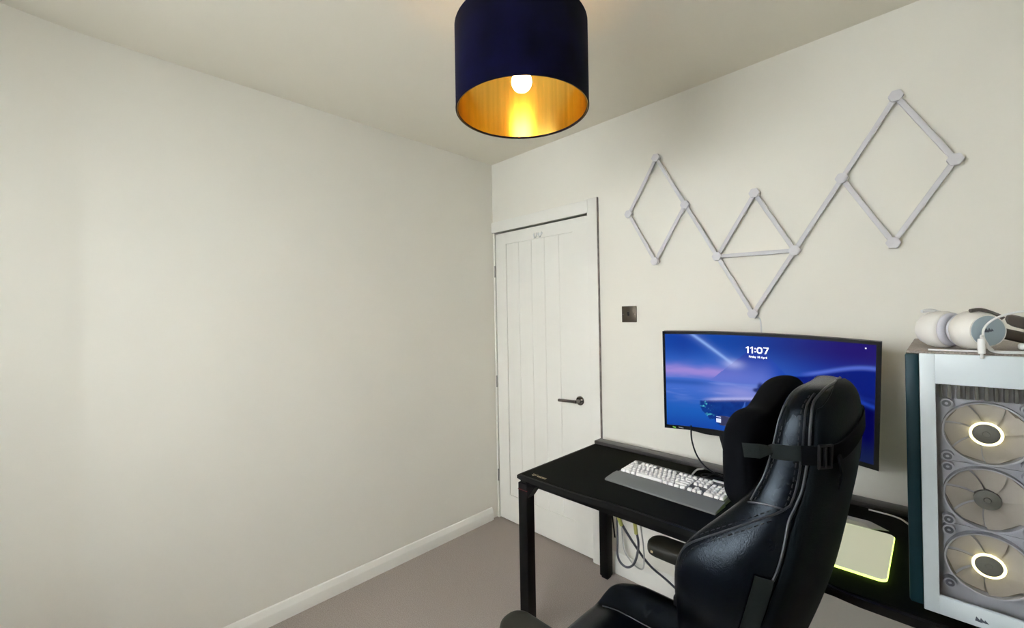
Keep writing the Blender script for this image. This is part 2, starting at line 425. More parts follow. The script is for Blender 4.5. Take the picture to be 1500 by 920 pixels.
b.build('mat_emblem', 'gold', dm, smooth=False)

# power strip under the desk, with its plugs and cords
ps = empty('power_strip', 'black power strip fixed under the desk with cords hanging from it', 'power strip', (1.2,-.4,ZT-.09))
b = B(); b.box(1.15,1.42,-.40,-.34,ZT-.107,ZT-.0625,.004).build('strip_body', 'plastic', ps)
for px_, py_ in ((1.168,-.40),(1.262,-.415)):
    b = B(); b.box(px_,px_+.045,py_-.006,py_+.03,ZT-.152,ZT-.1075,.006).build('plug', 'plastic', ps)
def hang(name, label, pts, r, mt_, extra=None):
    root = empty(name, label, 'cable', pts[0])
    b = B(); b.tube(spline(pts, 10), r, 8).build('cord', mt_, root)
    if extra: B().tube(spline(extra, 6), r*1.5, 8).build('sleeve', 'yellowcord', root)
hang('power_cable', 'dark grey cable hanging from the under-desk plug and trailing right to the skirting',
     [(1.19,-.39,ZT-.1525),(1.195,-.37,.50),(1.215,-.28,.36),(1.25,-.2,.24),(1.30,-.12,.15),(1.42,-.08,.06),(1.60,-.07,.02)], .0055, 'cord', [(1.19,-.39,ZT-.17),(1.193,-.378,.52),(1.199,-.355,.465)])
hang('looped_cable', 'dark grey cable looping down from the under-desk plug to behind the rear leg',
     [(1.285,-.40,ZT-.1525),(1.28,-.38,.50),(1.25,-.30,.37),(1.17,-.20,.215),(1.10,-.16,.155),(1.04,-.13,.17),(1.0,-.065,.25),(.985,-.05,.60),(.985,-.045,.68)], .0055, 'cord', [(1.285,-.40,ZT-.17),(1.281,-.383,.51),(1.272,-.358,.455)])
hang('thin_cable', 'thin black cable dropping beside the rear desk leg at the door frame',
     [(.915,-.04,.697),(.912,-.035,.58),(.918,-.03,.48),(.935,-.028,.40),(.96,-.026,.2)], .004, 'plastic')
hang('pale_cable', 'pale grey cable hanging behind the looped dark cable under the desk',
     [(1.30,-.37,ZT-.1085),(1.295,-.36,.50),(1.275,-.30,.37),(1.22,-.2,.22),(1.15,-.12,.15),(1.06,-.05,.13),(1.02,-.045,.2),(1.01,-.045,.5)], .0035, 'cordpale')
hang('floor_cable', 'bluish dark cable bundle lying on the floor along the skirting',
     [(1.22,-.055,.012),(1.35,-.075,.012),(1.5,-.06,.012),(1.7,-.08,.012),(1.95,-.06,.012)], .011, 'cord')

# ------------------------------------------------------------------ monitor
mon = empty('monitor', 'large curved computer monitor with a blue lock screen on the desk', 'monitor', (1.7247,-.2522,1.1091), (.1, .0365, .0442))
MSC = 1.029
MINV = (Matrix.Translation((1.7247,-.2522,1.1091)) @ Matrix.Rotation(.0442,4,'Z') @ Matrix.Rotation(.0365,4,'Y') @ Matrix.Rotation(.1,4,'X')).inverted()
HW = .358
def cyv(x): return .063*(1-(x/HW)**2)
def curved_slab(xa, xb, zfun0, zfun1, ya, yb, nx=48):
    """box following the curve: front at cyv+ya, back at cyv+yb"""
    b = LB(); rings = []
    for i in range(nx+1):
        x = xa+(xb-xa)*i/nx; y = cyv(x)
        rings.append([(x,y+ya,zfun0(x)),(x,y+yb,zfun0(x)),(x,y+yb,zfun1(x)),(x,y+ya,zfun1(x))])
    b.loft(rings); return b
K = lambda v: (lambda x: v)
curved_slab(-.358,.358,K(-.2085),K(.2085),.0042,.024).build('monitor_body','plastic',mon,angle=40)
# rear bulge
b = LB(); rings = []
for i in range(25):
    x = -.26+.52*i/24; y = cyv(x)+.0235; h = .12*math.sqrt(max(.02,1-(x/.275)**4)); d = .028*math.sqrt(max(.05,1-(x/.275)**4))
    rings.append([(x,y,-h),(x,y+d,-h*.8),(x,y+d,h*.8),(x,y,h)])
b.loft(rings).build('rear_housing','plastic',mon)
for (xa,xb,za,zb_) in ((-.358,.358,.1975,.2085),(-.358,-.3495,-.2085,.1975),(.3445,.358,-.2085,.1975)):
    curved_slab(xa,xb,K(za),K(zb_),.0,.0045, 48 if xb-xa>.1 else 3).build('bezel','plastic',mon,angle=40)
def chin(x):
    a = abs(x)
    if a > .26: return -.2085
    if a > .20: return -.2085-.010*(.26-a)/.06
    return -.2185
curved_slab(-.3495,.3445,chin,K(-.1935),.0,.0045,90).build('bezel_chin','plastic',mon,angle=40)
b = LB(); b.obox(frame((-.325,cyv(-.325)-.0003,-.2005),(-.33,-1,0),(0,0,1)), .006,.030,.001); b.build('badge','green',mon,smooth=False)
b = LB()
for k in range(4): b.obox(frame((-.300+.005*k,cyv(-.3)-.0006-.0001*k,-.2005),(-.30,-1,0),(0,0,1)), .003,.0035,.001)
b.build('badge_lettering','whiteprint',mon,smooth=False)

# screen picture
def lerp(a,b,t): return tuple(x+(y-x)*t for x,y in zip(a,b))
def sm(a,b,x):
    t = max(0,min(1,(x-a)/(b-a))); return t*t*(3-2*t)
def vn(x,y,seed=0):
    def h(i,j):
        n = math.sin(i*127.1+j*311.7+seed*74.7)*43758.5453; return n-math.floor(n)
    i,j = math.floor(x),math.floor(y); fx,fy = x-i,y-j; fx=fx*fx*(3-2*fx); fy=fy*fy*(3-2*fy)
    return (h(i,j)*(1-fx)+h(i+1,j)*fx)*(1-fy)+(h(i,j+1)*(1-fx)+h(i+1,j+1)*fx)*fy
def fb(x,y,s=0): return .5*vn(x,y,s)+.3*vn(2*x,2*y,s+1)+.2*vn(4*x,4*y,s+2)
def S8(r,g,b): return tuple(((c/255)/12.92 if c<=10 else (((c/255)+.055)/1.055)**2.4) for c in (r,g,b))
def picture(x,z):
    # sky
    t = sm(-.35,.35,x)
    top = lerp(S8(18,70,165), S8(34,22,108), sm(-.2,.30,x))
    low = lerp(S8(60,110,205), S8(20,62,168), sm(-.1,.25,x))
    c = lerp(low, top, sm(.03,.17,z))
    c = lerp(c, S8(20,50,150), .5*(1-abs(max(-1,min(1,(x+.28)/.1))))*sm(.06,.16,z))
    # pink band by the horizon
    pk = math.exp(-((z-.028-.03*fb(x*9,z*30,3))/.026)**2)*sm(.02,-.12,x)
    c = lerp(c, S8(165,140,215), min(1,pk*.85))
    # beam
    bx = -.094+(.081-z)*(.153/.117)*1.0
    bd = abs((x-bx)*.61)
    if z > .075: c = lerp(c, S8(140,175,240), .75*math.exp(-(bd/.006)**2)+.18*math.exp(-(bd/.02)**2))
    # pyramid mountain
    pxk, pz = -.012, .165
    inm = z < pz - .92*(pxk-x) if x < pxk else z < pz - 1.05*(x-pxk)
    if inm and z > .0:
        mc = lerp(S8(96,115,205), S8(38,62,160), sm(.02,.13,z)); mc = lerp(mc, S8(28,70,175), sm(.0,.08,x))
        c = lerp(c, mc, .9*sm(.175,.14,z)+.0)
    fl = math.exp(-(((x+.094)/.035)**2+((z-.082)/.018)**2)); c = lerp(c, S8(190,195,245), .6*fl)
    # water / mist
    hz = .014 + .004*math.sin(x*14)
    if z < hz:
        wc = lerp(S8(70,110,205), S8(28,92,185), sm(.0,-.13,z)); wc = lerp(wc, S8(22,70,165), sm(-.12,-.2,z))
        wc = lerp(wc, S8(34,60,150), sm(-.05,.15,x)*.8)
        n = fb(x*7, z*50, 9); wc = lerp(wc, S8(130,150,225), .45*sm(.52,.75,n)*sm(-.12,-.02,z)*sm(.1,-.1,x))
        wc = lerp(wc, S8(170,165,225), .55*math.exp(-(((x+.07)/.09)**2+((z+.03)/.03)**2)))
        wc = lerp(wc, S8(25,75,160), .6*math.exp(-((z+.005)/.012)**2)*sm(-.12,-.25,x))
        c = lerp(c, wc, sm(hz, hz-.006, z))
    # right dune
    if x > .06:
        rz = .062+.055*sm(.1,.34,x)*1.0 - .05*sm(.12,.06,x)
        if z < rz:
            dc = lerp(S8(10,28,120), S8(4,4,72), sm(.05,-.03,z)); dc = lerp(dc, S8(20,30,70), sm(-.1,-.19,z))
            sk = math.exp(-((z-.004-.01*math.sin(x*30))/.008)**2)*sm(.22,.30,x); dc = lerp(dc, S8(34,70,185), .7*sk)
            sk = math.exp(-((z-.02+.2*(x-.3)**2*10)/.006)**2)*.3*sm(.2,.3,x); dc = lerp(dc, S8(34,60,160), sk)
            c = lerp(c, dc, sm(rz, rz-.008, z)*sm(.06,.12,x))
        c = lerp(c, S8(90,115,215), .8*math.exp(-((z-rz-.004)/.007)**2)*sm(.12,.18,x))
    # floating rock
    if -.225 < x < .05:
        u = (x+.225)/.215; topz = -.079+.030*u
        botz = topz - .085*math.sin(min(1,max(0,u*1.25))*PI)**.8 - .02*fb(x*60,3,5) if u < .8 else topz-.05
        if z < topz:
            rc_ = lerp(S8(15,60,140), S8(12,30,110), fb(x*60,z*60,2)); g = fb(x*80,z*90,7)
            rc_ = lerp(rc_, S8(90,210,225), .8*sm(.6,.75,g)*sm(-.15,-.2,x))
            if z > botz: c = lerp(c, rc_, .92*sm(-.225,-.215,x)*sm(.05,-.01,x))
        c = lerp(c, S8(185,185,235), .7*math.exp(-((z-topz-.004)/.007)**2)*sm(-.225,-.15,x)*sm(.05,-.01,x))
    # generic dark shape standing in for the rider on the rock
    cr = math.exp(-(((x-.002)/.012)**2+((z-.002)/.017)**2)**2)+math.exp(-(((x+.012)/.014)**2+((z+.012)/.009)**2)**2)
    c = lerp(c, S8(12,28,90), min(1,cr)*.9)
    return c
NX, NZ = 300, 170
me = bpy.data.meshes.new('screen'); vs = []; fs = []; cols = []
for j in range(NZ+1):
    z = -.1935+(.1975+.1935)*j/NZ
    for i in range(NX+1):
        x = -.3495+.694*i/NX; vs.append((x, cyv(x)+.0030, z)); cols.append(picture(x,z))
for j in range(NZ):
    for i in range(NX):
        a = j*(NX+1)+i; fs.append((a,a+1,a+NX+2,a+NX+1))
me.from_pydata(vs, [], fs)
at = me.color_attributes.new('picture', 'FLOAT_COLOR', 'POINT')
for k, c in enumerate(cols): at.data[k].color = (*c, 1)
for p in me.polygons: p.use_smooth = True
sm_ = bpy.data.materials.new('lcd_screen'); sm_.use_nodes = True; nt = sm_.node_tree; pb = nt.nodes['Principled BSDF']
an = nt.nodes.new('ShaderNodeAttribute'); an.attribute_name = 'picture'
nt.links.new(an.outputs['Color'], pb.inputs['Emission Color']); pb.inputs['Emission Strength'].default_value = .38
pb.inputs['Base Color'].default_value = (.001,.001,.0015,1); pb.inputs['Roughness'].default_value = .35; pb.inputs['Specular IOR Level'].default_value = .03
me.materials.append(sm_)
scr = bpy.data.objects.new('screen', me); COL.objects.link(scr); scr.parent = mon

def text_part(body, size, x, z, material, parent, name='clock_text', bold=.0, yoff=.0022):
    cu = bpy.data.curves.new(name, 'FONT'); cu.body = body; cu.size = size; cu.align_x = 'CENTER'; cu.align_y = 'CENTER'
    cu.extrude = .0003; cu.offset = bold; cu.resolution_u = 4
    t = bpy.data.objects.new(name+'_tmp', cu); COL.objects.link(t)
    dg = bpy.context.evaluated_depsgraph_get(); me = bpy.data.meshes.new_from_object(t.evaluated_get(dg))
    bpy.data.objects.remove(t)
    me.name = name
    for v in me.vertices:
        X = x+v.co.x; Z = z+v.co.y; v.co = (X, cyv(X)+yoff-v.co.z, Z)
    me.materials.clear(); me.materials.append(M[material])
    o = bpy.data.objects.new(name, me); COL.objects.link(o); o.parent = parent; return o
def poly_part(polys, material, parent, name, yoff=.0012):
    b = LB()
    for pl in polys:
        a = [b.bm.verts.new((x, cyv(x)+yoff+.0008, z)) for x, z in pl]; c = [b.bm.verts.new((x, cyv(x)+yoff, z)) for x, z in pl]; n = len(pl)
        if n == 4 or True:
            b.bm.faces.new(c)
            for k in range(n): b.bm.faces.new((a[k],a[(k+1)%n],c[(k+1)%n],c[k]))
    return b.build(name, material, parent, smooth=False)
def one(x, z, h): return [[(x+.0055,z),(x+.0100,z),(x+.0100,z+h),(x+.0064,z+h),(x,z+h*.80),(x+.0012,z+h*.70),(x+.0055,z+h*.80)]]
def seven(x, z, h): return [[(x+.004,z),(x+.0092,z),(x+.0185,z+h*.88),(x+.0185,z+h),(x,z+h),(x,z+h*.87),(x+.0135,z+h*.87)]]
def zero(x, z, h):
    o = []; n = 20; a = lambda k, sx, sz: (x+.0095+sx*math.copysign(abs(math.cos(2*PI*k/n))**.85, math.cos(2*PI*k/n)), z+h/2+sz*math.copysign(abs(math.sin(2*PI*k/n))**.85, math.sin(2*PI*k/n)))
    for k in range(n): o.append([a(k,.0100,h/2), a(k+1,.0100,h/2), a(k+1,.0055,h/2-.0045), a(k,.0055,h/2-.0045)])
    return o
def dot(x, z): return [[(x,z),(x+.0045,z),(x+.0045,z+.0045),(x,z+.0045)]]
hz_ = .0255
poly_part(one(-.049,.131,hz_)+one(-.034,.131,hz_)+dot(-.0185,.1355)+dot(-.0185,.1475)+zero(-.0105,.131,hz_)+seven(.0115,.131,hz_), 'text', scr, 'clock_text')
text_part('Friday 18 April', .0105, -.007, .117, 'text', scr, 'date_text', .0002)
b = LB(); b.obox(Matrix.Translation((-.135,cyv(-.135)+.0019,-.152)), .060,.001,.040,.0); b.build('weather_widget','icon',scr,smooth=False)
b = LB(); b.obox(Matrix.Translation((-.150,cyv(-.150)+.0012,-.153)), .018,.001,.016); b.obox(Matrix.Translation((-.126,cyv(-.126)+.0010,-.155)), .010,.001,.008)
b.obox(Matrix.Translation((-.150,cyv(-.15)+.0012,-.138)), .018,.001,.0025)
b.build('widget_icon','textdim',scr,smooth=False)
b = LB(); b.obox(Matrix.Translation((.318,cyv(.318)+.0012,.184)), .004,.001,.004); b.build('corner_icon','text',scr,smooth=False)
for ch_ in list(mon.children_recursive):
    for v in ch_.data.vertices: v.co.z *= MSC
# stand (laid out upright in the room, then expressed in the tilted monitor's frame)
def upright(b):
    for v in b.bm.verts: v.co = MINV @ v.co
    return b
b = LB(); b.loft([[(1.55,-.160,1.12),(1.55,-.135,1.12),(1.72,-.135,1.12),(1.72,-.160,1.12)],[(1.553,-.158,.90),(1.553,-.135,.90),(1.71,-.135,.90),(1.71,-.158,.90)],[(1.597,-.158,.728),(1.597,-.134,.728),(1.70,-.134,.728),(1.70,-.158,.728)]])
upright(b).build('stand_neck','plastic',mon,angle=30)
b = LB()
for sx in (-1,1):
    p = [Vector((1.67,-.148,.732)), Vector((1.67+sx*.08,-.19,.7285)), Vector((1.67+sx*.15,-.245,.7265))]
    b.tube(spline(p,6), [.013]*6+[.010]*6+[.007], 10)
for v in b.bm.verts: v.co.z = .729+(v.co.z-.729)*.45
upright(b).build('stand_foot','plastic',mon)
hang('monitor_cable', 'thin black cable curving down from behind the monitor to the desk',
     [(1.47,-.235,.935),(1.468,-.225,.87),(1.485,-.21,.80),(1.53,-.20,.75),(1.60,-.19,.728)], .0035, 'plastic')
hang('coiled_cable', 'thin black cable loop lying on the desk beside the monitor stand',
     [(1.60,-.175,.728),(1.56,-.20,.745),(1.52,-.23,.728),(1.50,-.205,.7265),(1.54,-.175,.728),(1.62,-.16,.7265)], .0028, 'plastic')

# ------------------------------------------------------------------ keyboard
kb_rot = math.radians(-2.2)
kb = empty('keyboard', 'white full-size keyboard with grey palm rest lying on the black desk', 'keyboard', (1.232,-.432,ZT+.0026), (0,0,kb_rot))
W, D = .440, .150
b = LB(); b.prism([(0,0),(D,0),(D,.026),(0,.014)], Matrix(((0,0,1,0),(1,0,0,0),(0,1,0,0),(0,0,0,1))), W)
bmesh.ops.bevel(b.bm, geom=b.bm.edges[:], offset=.002, segments=2, affect='EDGES'); b.build('case','keybase',kb)
b = LB(); b.prism([(-.092,0),(-.003,0),(-.003,.017),(-.030,.0155),(-.080,.010),(-.092,.006)], Matrix(((0,0,1,-.004),(1,0,0,0),(0,1,0,0),(0,0,0,1))), W+.008)
bmesh.ops.bevel(b.bm, geom=b.bm.edges[:], offset=.0012, segments=2, affect='EDGES'); b.build('palm_rest','palm',kb)
B_ = LB(); B_.obox(Matrix.Translation((.385,.1405,.0285)) @ Matrix.Rotation(.08,4,'X'), .085,.010,.006,.002); B_.build('volume_bar','whiteplastic',kb)
keys = []; u = .0190
def row(y, items, x=.008):
    for it in items:
        if isinstance(it, tuple): x += it[0]*u; continue
        keys.append((x, y, it*u, u)); x += it*u
row(.113, [1,(1,),1,1,1,1,(.5,),1,1,1,1,(.5,),1,1,1,1,(.25,),1,1,1])
row(.089, [1]*13+[2,(.25,),1,1,1,(.25,),1,1,1,1])
row(.070, [1.5]+[1]*12+[1.5,(.25,),1,1,1,(.25,),1,1,1])
row(.051, [1.75]+[1]*11+[2.25,(3.5,),1,1,1])
row(.032, [2.25]+[1]*10+[2.75,(1.25,),1,(1.25,),1,1,1])
row(.013, [1.25,1.25,1.25,6.25,1.25,1.25,1.25,1.25,(.25,),1,1,1,(.25,),2,1])
keys.append((.008+21.5*u, .051, u, 2*u)); keys.append((.008+21.5*u, .013, u, 2*u))
def key_bm(wk, dk):
    b = LB(); h = .0095
    a = [(-wk/2,-dk/2,0),(wk/2,-dk/2,0),(wk/2,dk/2,0),(-wk/2,dk/2,0)]
    t = [(-wk/2+.0022,-dk/2+.0022,h),(wk/2-.0022,-dk/2+.0022,h),(wk/2-.0022,dk/2-.0012,h),(-wk/2+.0022,dk/2-.0012,h)]
    b.loft([a,t]); bmesh.ops.bevel(b.bm, geom=b.bm.edges[:], offset=.0009, segments=1, affect='EDGES'); return b
cache = {}
slope = math.atan2(.012, D)
for x, y, wk, dk in keys:
    kk = (round(wk,4), round(dk,4))
    if kk not in cache: o = key_bm(wk-.0030, dk-.0032).build('key','keycap',kb,angle=50); cache[kk] = o
    else: o = cache[kk].copy(); COL.objects.link(o); o.parent = kb
    yc = y + dk/2 - .0095 + .002; o.location = (x+wk/2, yc, .0145+.012*yc/D); o.rotation_euler = (slope,0,0)
b = LB(); b.tube(spline([(.245,.149,.012),(.245,.165,.010),(.243,.185,.016),(.247,.215,.026),(.255,.245,.024),(.257,.26,.023)],6), .0038, 8); b.build('keyboard_cord','cordpale',kb)

# ------------------------------------------------------------------ RGB mouse mat and mouse cable
mm_ = empty('mouse_mat', 'white hard mouse mat with glowing yellow-green edge and grey control box', 'mouse mat', (1.95,-.47,ZT+.0022))
def rrect(x0,x1,y0,y1,r,n=6):
    o = []
    for cx_,cy_,a0 in ((x1-r,y0+r,-PI/2),(x1-r,y1-r,0),(x0+r,y1-r,PI/2),(x0+r,y0+r,PI)):
        for k in range(n+1): a = a0+PI/2*k/n; o.append((cx_+r*math.cos(a), cy_+r*math.sin(a)))
    return o
b = B(); b.prism(rrect(1.77,2.117,-.628,-.322,.018), Matrix.Translation((0,0,ZT+.0022)), .0045); b.build('light_edge','glow',mm_,angle=30)
b = B(); b.prism(rrect(1.7715,2.1155,-.6265,-.3235,.017), Matrix.Translation((0,0,ZT+.0055)), .003); b.build('mat_surface','rgbpad',mm_,angle=30)
b = B(); b.loft([[(1.86,-.325,ZT+.0092),(1.835,-.285,ZT+.0022),(2.105,-.285,ZT+.0022),(2.06,-.325,ZT+.0092)],[(1.875,-.318,ZT+.020),(1.86,-.288,ZT+.020),(2.055,-.288,ZT+.020),(2.045,-.318,ZT+.020)]])
bmesh.ops.bevel(b.bm, geom=b.bm.edges[:], offset=.0015, segments=2, affect='EDGES'); b.build('control_box','whiteplastic',mm_)
hang('white_cable', 'short white cable arc on the back of the desk beside the computer tower',
     [(2.04,-.150,ZT+.0055),(2.084,-.153,ZT+.0055),(2.11,-.160,ZT+.0055),(2.127,-.172,ZT+.0055),(2.15,-.21,ZT+.0055)], .0028, 'whiteplastic')

# ------------------------------------------------------------------ computer tower
PX0, PX1, PYF, PYB, PZ0, PZ1 = 2.161, 2.409, -.695, -.14, ZT+.012, 1.314
pc = empty('computer_tower', 'tall white computer tower with glass front and three large fans on the desk', 'computer', (2.285,-.42,ZT+.002))
b = B(); b.box(PX0,PX0+.0235,PYF,PYB,PZ0+.004,PZ1-.004,.003); b.build('side_panel','pcteal',pc)
b = B(); b.box(PX1-.004,PX1,PYF+.004,PYB,PZ0+.004,PZ1-.004,.0015); b.build('side_panel','pcwhite',pc)
b = B(); b.box(PX0+.024,PX1-.0045,PYB-.01,PYB,PZ0+.004,PZ1-.02,.001); b.build('rear_panel','pcwhite',pc)
b = B(); b.box(PX0+.002,PX1,PYF+.005,PYB,PZ0-.0,PZ0+.0038,.001); b.build('bottom_panel','pcteal',pc)
b = B(); b.box(PX0+.002,PX1-.001,PYF+.012,PYB,PZ1-.0035,PZ1+.003,.002); b.build('top_mesh','pctop',pc)
for fx in (PX0+.03, PX1-.05):
    for fy in (-.64,-.22):
        B().box(fx,fx+.03,fy,fy+.05,ZT+.002,PZ0-.0002,.003).build('foot','plastic',pc)
FX0, FX1, FZ0, FZ1 = 2.1852, 2.400, PZ0-.001, PZ1-.001
GX0, GX1, GZ0, GZ1 = 2.211, 2.368, .772, 1.246
b = B(); fy0, fy1 = PYF-.012, PYF-.0005
b.box(FX0,GX0,fy0,fy1,FZ0,FZ1,.002); b.box(GX1,FX1,fy0,fy1,FZ0,FZ1,.002); b.box(GX0-.001,GX1+.001,fy0+.0002,fy1,FZ0,GZ0,.0018); b.box(GX0-.001,GX1+.001,fy0+.0002,fy1,GZ1,FZ1,.0018)
fp = b.build('front_panel','pcwhite',pc)
b = B(); b.box(GX0-.0005,GX1+.0005,PYF-.0075,PYF-.0045,GZ0-.0005,GZ1+.0005); b.build('front_glass','smoked',pc,smooth=False)
b = B()
for x0_,z0_,k in ((2.270,.747,.7),(2.276,.7475,.6),(2.281,.747,.45)):
    s = .0085*k; b.prism([(x0_-s,z0_-s*.5),(x0_+s*.9,z0_-s*.7),(x0_-s*.7,z0_+s*1.1)], Matrix(((1,0,0,0),(0,0,-1,fy0-.0001),(0,1,0,0),(0,0,0,1))), .0006)
b.build('emblem','dark',fp,smooth=False)
# chassis board behind the fans
b = B(); b.box(PX0+.026,PX1-.006,PYF+.036,PYF+.040,PZ0+.005,PZ1-.006); b.build('fan_tray','fanframe',pc,smooth=False)
b = B()
for k in range(11): xk = 2.216+k*.014; b.box(xk,xk+.006,PYF+.012,PYF+.035,1.213,1.262,.001)
b.build('reflection_fins','hub',pc)  # added fins imitate upright reflections in the front glass
FC = 2.287
def fan(zc, lit):
    f = B(); y0 = PYF+.009; y1 = PYF+.034
    f.prism([(FC-.069,zc-.069),(FC+.069,zc-.069),(FC+.069,zc+.069),(FC-.069,zc+.069)], Matrix(((1,0,0,0),(0,0,1,y1-.004),(0,1,0,0),(0,0,0,1))), .004)
    fm = frame((FC,y1,zc),(0,-1,0)); f.lathe([(.0645,.0),(.0645,.024),(.0675,.025),(.0675,.0)], fm, 64, close=True)
    for sx in (-1,1):
        for sz in (-1,1):
            f.lathe([(0,.0),(.0105,.0),(.0105,.024),(0,.024)], frame((FC+sx*.0592,y1,zc+sz*.0592),(0,-1,0)), 20)
    fo = f.build('fan','fanframe',pc)
    for sx in (-1,1):
        for sz in (-1,1):
            B().lathe([(.003,0),(.0075,0),(.0075,.0012),(.003,.0012)], frame((FC+sx*.0592,y1-.0242,zc+sz*.0592),(0,-1,0)), 16, close=True).build('screw','dark',fo)
    bl_ = B()
    for k in range(7):
        a0 = 2*PI*k/7; rings = []
        for i in range(7):
            r = .021+(.0635-.021)*i/6; sw_ = a0 + .22*(i/6)**1.3; wdt = .86
            ring = []
            for t_ in (0,.33,.66,1):
                a = sw_ + wdt*t_; ring.append((FC+r*math.cos(a), y1-.019+.011*t_, zc+r*math.sin(a)))
            for t_ in (1,.66,.33,0):
                a = sw_ + wdt*t_; ring.append((FC+r*math.cos(a), y1-.0178+.011*t_, zc+r*math.sin(a)))
            rings.append(ring)
        bl_.loft(rings)
    bl_.build('fan_blades','frost',fo,angle=60)
    B().lathe([(0,.006),(.0205,.006),(.0205,.0225),(.019,.0235),(.006,.0235),(.005,.0245),(0,.0245)], frame((FC,y1,zc),(0,-1,0)), 40).build('fan_hub','hub',fo)
    if lit:
        B().lathe([(.0212,.019),(.0255,.019),(.0255,.0215),(.0212,.0215)], frame((FC,y1,zc),(0,-1,0)), 48, close=True).build('light_ring','fanglow',fo)
for zc, lit in ((1.142,True),(1.0,False),(.858,True)): fan(zc, lit)

# ------------------------------------------------------------------ headphones on the tower
n_ = Vector((.77,-.64,0)).normalized(); nA = Vector((.60,-.80,0)); nB = Vector((-.80,.60,0))
hp = empty('headphones', 'white over-ear headphones with grey ear discs lying on the computer tower', 'headphones', (2.25,-.58,PZ1+.003))
cz = PZ1+.003+.0455
cupA = Vector((2.296,-.628,cz)); cupB = Vector((2.197,-.528,cz))
for cc, dirn in ((cupA, nA), (cupB, nB)):
    mtx = frame(cc, dirn)
    c = B(); c.lathe([(0,.0),(.036,.0),(.0385,-.006),(.043,-.014),(.045,-.026),(.0445,-.044),(.038,-.048),(0,-.048)], mtx, 48)
    co_ = c.build('ear_cup','cup',hp,angle=60)
    B().lathe([(0,.0012),(.0325,.0012),(.0335,.0004),(.0335,-.001),(0,-.001)], mtx, 48).build('cup_disc','cupgrey',co_)
    B().lathe([(.020,-.0485),(.036,-.0485),(.040,-.051),(.041,-.055),(.038,-.060),(.030,-.062),(.022,-.058)], mtx, 48, close=True).build('ear_cushion','cushion',co_,angle=60)
    e = B()
    for dx, dy, k in ((-.004,0,1.0),(.002,.001,.8),(.007,.001,.55)):
        s = .0055*k
        e.prism([(dx-s,dy-s*.6),(dx+s,dy-s*.6),(dx-s*.3,dy+s*1.3)], mtx @ Matrix.Translation((0,0,.0013)) @ Matrix.Rotation(-PI/2 if dirn == nA else PI/2,4,'Z'), .0004)
    e.build('cup_emblem','dark',co_,smooth=False)
    side = dirn.cross(Vector((0,0,1)))
    d_ = B()
    for a in (.6, 1.0): d_.lathe([(0,0),(.0018,0),(.0018,.0006),(0,.0006)], frame(cc - dirn*.022 + .0449*(Vector((0,0,1))*math.sin(a+.6) + side*(1 if dirn==nA else -1)*-math.cos(a+.6)), Vector((0,0,1))*math.sin(a+.6) + side*(1 if dirn==nA else -1)*-math.cos(a+.6)), 10)
    d_.build('microphone_hole','dark',co_)
mid = (cupA+cupB)/2; mdir = Vector((.80,.60,-.12)).normalized()
pts = []
for k in range(25):
    t = -1+2*k/24; ang = t*PI/2
    p = mid - n_*.0 + n_*(math.sin(ang)*.066) + mdir*(.03+.150*math.cos(ang)**.75 if abs(t) < .999 else .03) + Vector((0,0,.030*abs(t)**1.5-.008*(1-abs(t))))
    pts.append(p)
rings = []
for i, p in enumerate(pts):
    t = (pts[min(i+1,24)]-pts[max(i-1,0)]).normalized(); upv = Vector((0,0,1)); o_ = t.cross(upv).normalized()
    hw = .015; hh = .004
    rings.append([p+upv*hw+o_*hh, p+upv*hw-o_*hh, p-upv*hw-o_*hh, p-upv*hw+o_*hh])
b = B(); b.loft([[tuple(q) for q in r] for r in rings]); b.build('headband','band',hp,subsurf=1,angle=60)
for cc, sg in ((cupA,1),(cupB,-1)):
    b = B(); st_ = pts[-1] if sg > 0 else pts[0]
    top = cc - n_*sg*.012 + Vector((0,0,.0470))
    b.tube(spline([cc-n_*sg*.012+Vector((0,0,.0455))-mdir*.022-Vector((0,0,.003)), top, cc-n_*sg*.012+mdir*.030+Vector((0,0,.039)), st_]), .0042, 10)
    b.build('yoke','band' if sg > 0 else 'whiteplastic',hp)
b = B(); q = pts[16]; b.obox(Matrix.Translation(pts[20]+Vector((0,0,0))), .014,.014,.026,.002); b.build('adjuster','beige',hp)
# usb cable
uc = empty('usb_cable', 'white usb cable coiled on top of the computer tower in front of the headphones', 'cable', (2.29,-.68,PZ1+.003))
zc_ = PZ1+.0065
b = B(); b.tube(spline([(2.2815,-.7075,zc_+.030),(2.283,-.700,zc_+.034),(2.290,-.690,zc_+.018),(2.30,-.69,zc_),(2.35,-.688,zc_-.001),(2.40,-.68,zc_),(2.405,-.64,zc_),(2.36,-.60,zc_+.01)],10), .0022, 8)
b.tube(spline([(2.200,-.672,zc_-.0008),(2.24,-.676,zc_-.0008),(2.282,-.684,zc_-.0008)],6), .0022, 8)
b.tube(spline([(2.30,-.678,zc_+.002),(2.289,-.672,zc_+.02),(2.287,-.668,zc_+.045),(2.30,-.664,zc_+.066),(2.325,-.66,zc_+.08),(2.36,-.652,zc_+.086),(2.40,-.64,zc_+.076),(2.415,-.63,zc_+.05),(2.41,-.625,zc_+.02),(2.37,-.63,zc_),(2.30,-.678,zc_)],10), .0022, 8)
b.build('cord','whiteplastic',uc)
b = B(); b.lathe([(0,0),(.0025,0),(.0025,.010),(.0055,.011),(.006,.014),(.006,.036),(.0055,.042),(0,.043)], frame((2.2815,-.7145,zc_-.014),(0,.16,1)), 24); b.build('plug','whiteplastic',uc)
b = B(); b.box(2.345,2.402,-.575,-.545,PZ1+.0035,PZ1+.018,.005)
ad = b.build('charging_dongle','whiteplastic'); tag(ad, 'small pale adapter lying on the tower inside the cable loop', 'adapter')

